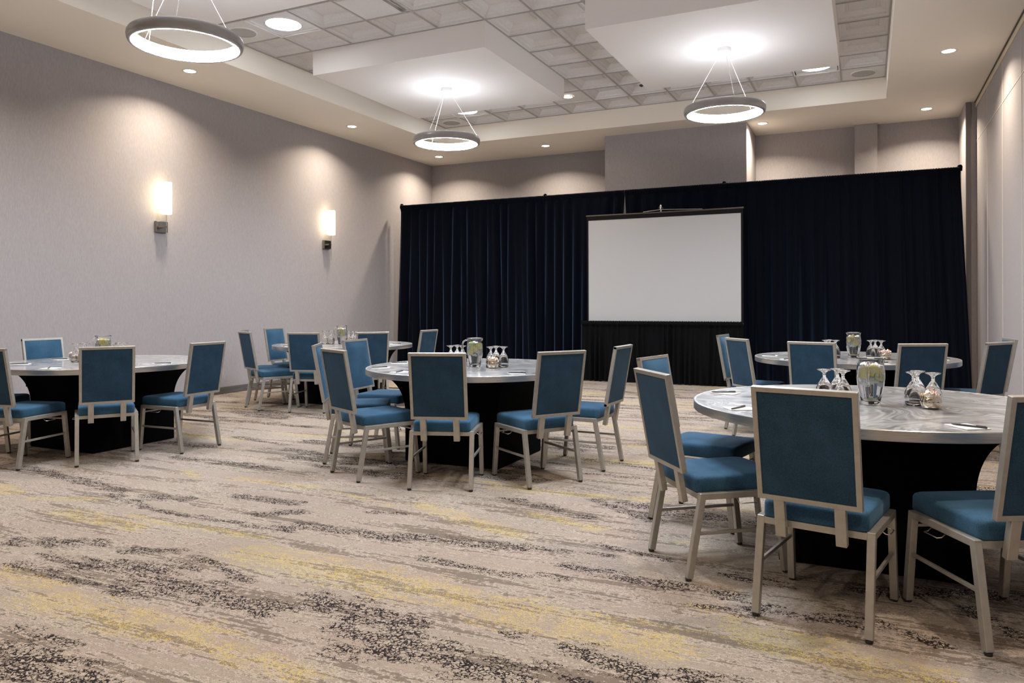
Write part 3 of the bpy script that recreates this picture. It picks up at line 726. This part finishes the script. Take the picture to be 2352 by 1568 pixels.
for k, (x, y, rz) in PIT.items():
    lb = {1: 'glass pitcher of ice water with lemon slices, largest, on the front right table', 2: 'glass pitcher of lime and lemon water with handle at left on the middle table',
          3: 'glass pitcher with lemons half hidden behind a chair back on the left table', 4: 'glass pitcher with lemon water on the back left table, near the left wall',
          5: 'glass pitcher of lemon water on the back right table before the drapes'}[k]
    if k == 1: pitcher0.location = (x, y, ZTAB); pitcher0.rotation_euler = (0, 0, R(rz)); pitcher0['label'] = lb
    else: dup(pitcher0, (x, y, ZTAB), R(rz), lb)
    o = ice_mesh(k).build('ice_cubes', M['ice'], None, bevel=.0015, seg=1); o.location = (x, y, ZTAB)
    tag(o, 'ice cubes floating in the pitcher on the '+TN[k], 'ice', kind='stuff')
    ang = math.atan2(-y, -x)           # direction towards the room's near side
    spec = {1: [(-.55, .165, 0, 60), (.25, .178, 0, 10), (.75, .150, 1, 20), (1.25, .155, 0, 50), (-.1, .028, 1, 90)],
            2: [(-.6, .192, 1, 10), (.5, .182, 1, 15), (-.1, .155, 0, 8), (-.7, .135, 0, 10), (.9, .175, 0, 40)],
            3: [(-.3, .19, 0, 10), (.4, .185, 0, 10), (.1, .15, 0, 10)], 4: [(-.3, .185, 0, 20), (.3, .165, 0, 15), (.2, .13, 0, 25)],
            5: [(-.9, .175, 0, 30), (-.2, .188, 0, 10), (.4, .142, 0, 10), (0, .030, 0, 90)]}[k]
    for i, (da, z, lime, tilt) in enumerate(spec):
        src = lim0 if lime else lem0; nm_ = 'lime' if lime else 'lemon'
        a = ang+da; rad = .048 if tilt < 80 else .0
        if tilt >= 80: rot = (R(4), R(3), 0)
        else: rot = (PI/2, R(tilt*.4), a+PI/2)
        pos = ['low near the bottom' if z < .05 else ('high under the rim' if z > .17 else 'about half way up')][0]
        put(src, (x+rad*math.cos(a), y+rad*math.sin(a), ZTAB+z), rot,
            f'{nm_} slice {pos} in the pitcher, {TN[k]}', f'{nm_} slices {pos} in the pitcher on the {TN[k]}')
GOB = {(1, 'left'): [(-.214, 4.415), (-.120, 4.384), (-.150, 4.479)], (1, 'right'): [(.213, 4.412), (.235, 4.500), (.300, 4.401)],
       (2, 'left'): [(-3.26, 5.683), (-3.249, 5.775), (-3.165, 5.714)], (2, 'right'): [(-2.862, 5.660), (-2.862, 5.760), (-2.764, 5.705)],
       (3, 'left'): [(-6.70, 4.66), (-6.605, 4.69), (-6.73, 4.755)], (3, 'right'): [(-6.39, 4.81), (-6.36, 4.90), (-6.46, 4.93)],
       (4, 'left'): [(-6.60, 8.11), (-6.515, 8.14), (-6.57, 8.215)], (4, 'right'): [(-6.235, 8.16), (-6.235, 8.255), (-6.145, 8.205)],
       (5, 'left'): [(-.366, 7.886), (-.340, 7.985), (-.280, 7.890)], (5, 'right'): [(.025, 7.975), (.064, 8.072), (.115, 7.960)]}
SHORT = {1: 'front right', 2: 'middle', 3: 'left', 4: 'back left', 5: 'back right'}
for (k, sd), l in GOB.items():
    order = sorted(range(3), key=lambda i: math.atan2(l[i][0], l[i][1]))
    for i, (x, y) in enumerate(l):
        wh = ('leftmost', 'middle', 'rightmost')[order.index(i)]
        put(goblet0, (x, y, ZTAB), (0, 0, i), f'upturned stemmed glass, {wh} of three {sd} of the pitcher, {SHORT[k]} table', f'upturned glasses on the {TN[k]}')
BOWL = {1: (.285, 4.30), 2: (-2.802, 5.580), 3: (-6.86, 4.76), 4: (-6.82, 8.10), 5: (.150, 7.875)}
for k, (x, y) in BOWL.items():
    put(bowl0, (x, y, ZTAB), (0, 0, 0), f'small polished metal bowl heaped with wrapped sweets on the {TN[k]}', 'candy bowls on the tables')
    g = random.Random(50+k)
    for i in range(16):
        lvl = .064 if i < 9 else .076; r_ = (.030 if i < 9 else .016); a = i*2.4+g.uniform(-.3, .3)
        put(can0[(0, 0, 2, 0, 1, 0, 2, 0, 0)[i % 9]], (x+r_*math.cos(a), y+r_*math.sin(a), ZTAB+lvl+g.uniform(-.002, .004)),
            (g.uniform(-.5, .5), g.uniform(-.6, .6), g.uniform(0, 6)), f'{("white", "orange", "pink")[(0, 0, 2, 0, 1, 0, 2, 0, 0)[i % 9]]} wrapped sweet in the metal bowl on the {TN[k]}',
            f'{("white", "orange", "pink")[(0, 0, 2, 0, 1, 0, 2, 0, 0)[i % 9]]} sweets in the bowl on the {TN[k]}')
pd = MB().box(-.054, .054, -.07, .07, 0, .0035); pad0 = pd.build('notepad', M['paper'])
pen0 = thing('ballpoint_pen', label='x', cat='pen')
mb = MB(); 
rotm = Matrix.Rotation(PI/2, 4, 'Y')
mb.solid([(.0012, -.072), (.0036, -.064), (.0044, -.05), (.0044, .066), (.0034, .070)], 12); mb.v = [tuple(rotm @ Vector(v)) for v in mb.v]; mb.build('barrel', M['pen'], pen0, smooth=True)
MB().box(.028, .066, -.0015, .0015, .0042, .0058).build('clip', M['pen'], pen0)
index_kids()
PN = {1: [(-.766, 4.544, 24, 'at the far left of'), (-.608, 3.877, 70, 'at the left front rim of'), (.428, 3.628, -28, 'by the right foreground chair on')],
      2: [(-3.683, 5.195, 57, 'at the left rim of'), (-3.80, 5.700, 36, 'at the far left of'), (-3.295, 4.894, 102, 'left of the chair seen from behind on'), (-2.378, 5.168, 7, 'beside the right front chair on')],
      3: [(-5.72, 4.797, 39, 'at the right of'), (-6.87, 4.240, 58, 'at the left edge of'), (-6.18, 4.05, 140, 'left of the front chair on'), (-7.12, 4.78, 39, 'before the far chair on')],
      4: [(-7.03, 7.86, 68, 'at the left end of'), (-6.66, 7.46, 82, 'left of the front chair on'), (-5.63, 8.38, 2, 'at the right end of')],
      5: [(-.90, 7.95, -21, 'at the far left of'), (-.72, 7.45, 60, 'left of the front chairs on'), (.62, 8.03, -21, 'at the right end of'), (.10, 7.31, 23, 'between the front chairs on')]}
pen_used = False
for k, l in PN.items():
    cx, cy_ = TB[k][0], TB[k][1]
    for x, y, a, wh in l:
        ra = math.atan2(y-cy_, x-cx)
        rr_ = min(math.hypot(x-cx, y-cy_), .80); px, py = cx+rr_*math.cos(ra), cy_+rr_*math.sin(ra)
        o = put(pad0, (px-.012*math.cos(ra), py-.012*math.sin(ra), ZTAB), (0, 0, ra+PI/2+random.uniform(-.25, .25)), f'white notepad {wh} the {TN[k]}', f'notepads on the {TN[k]}')
        o['category'] = 'notepad'
        lb = f'dark pen on the notepad {wh} the {TN[k]}'
        if not pen_used:
            pen_used = True; pen0.location = (px, py, ZTAB+.0035+.0045); pen0.rotation_euler = (0, 0, R(a)); pen0['label'] = lb; pen0['group'] = f'pens on the {TN[k]}'
        else: dup(pen0, (px, py, ZTAB+.0035+.0045), R(a), lb, f'pens on the {TN[k]}')
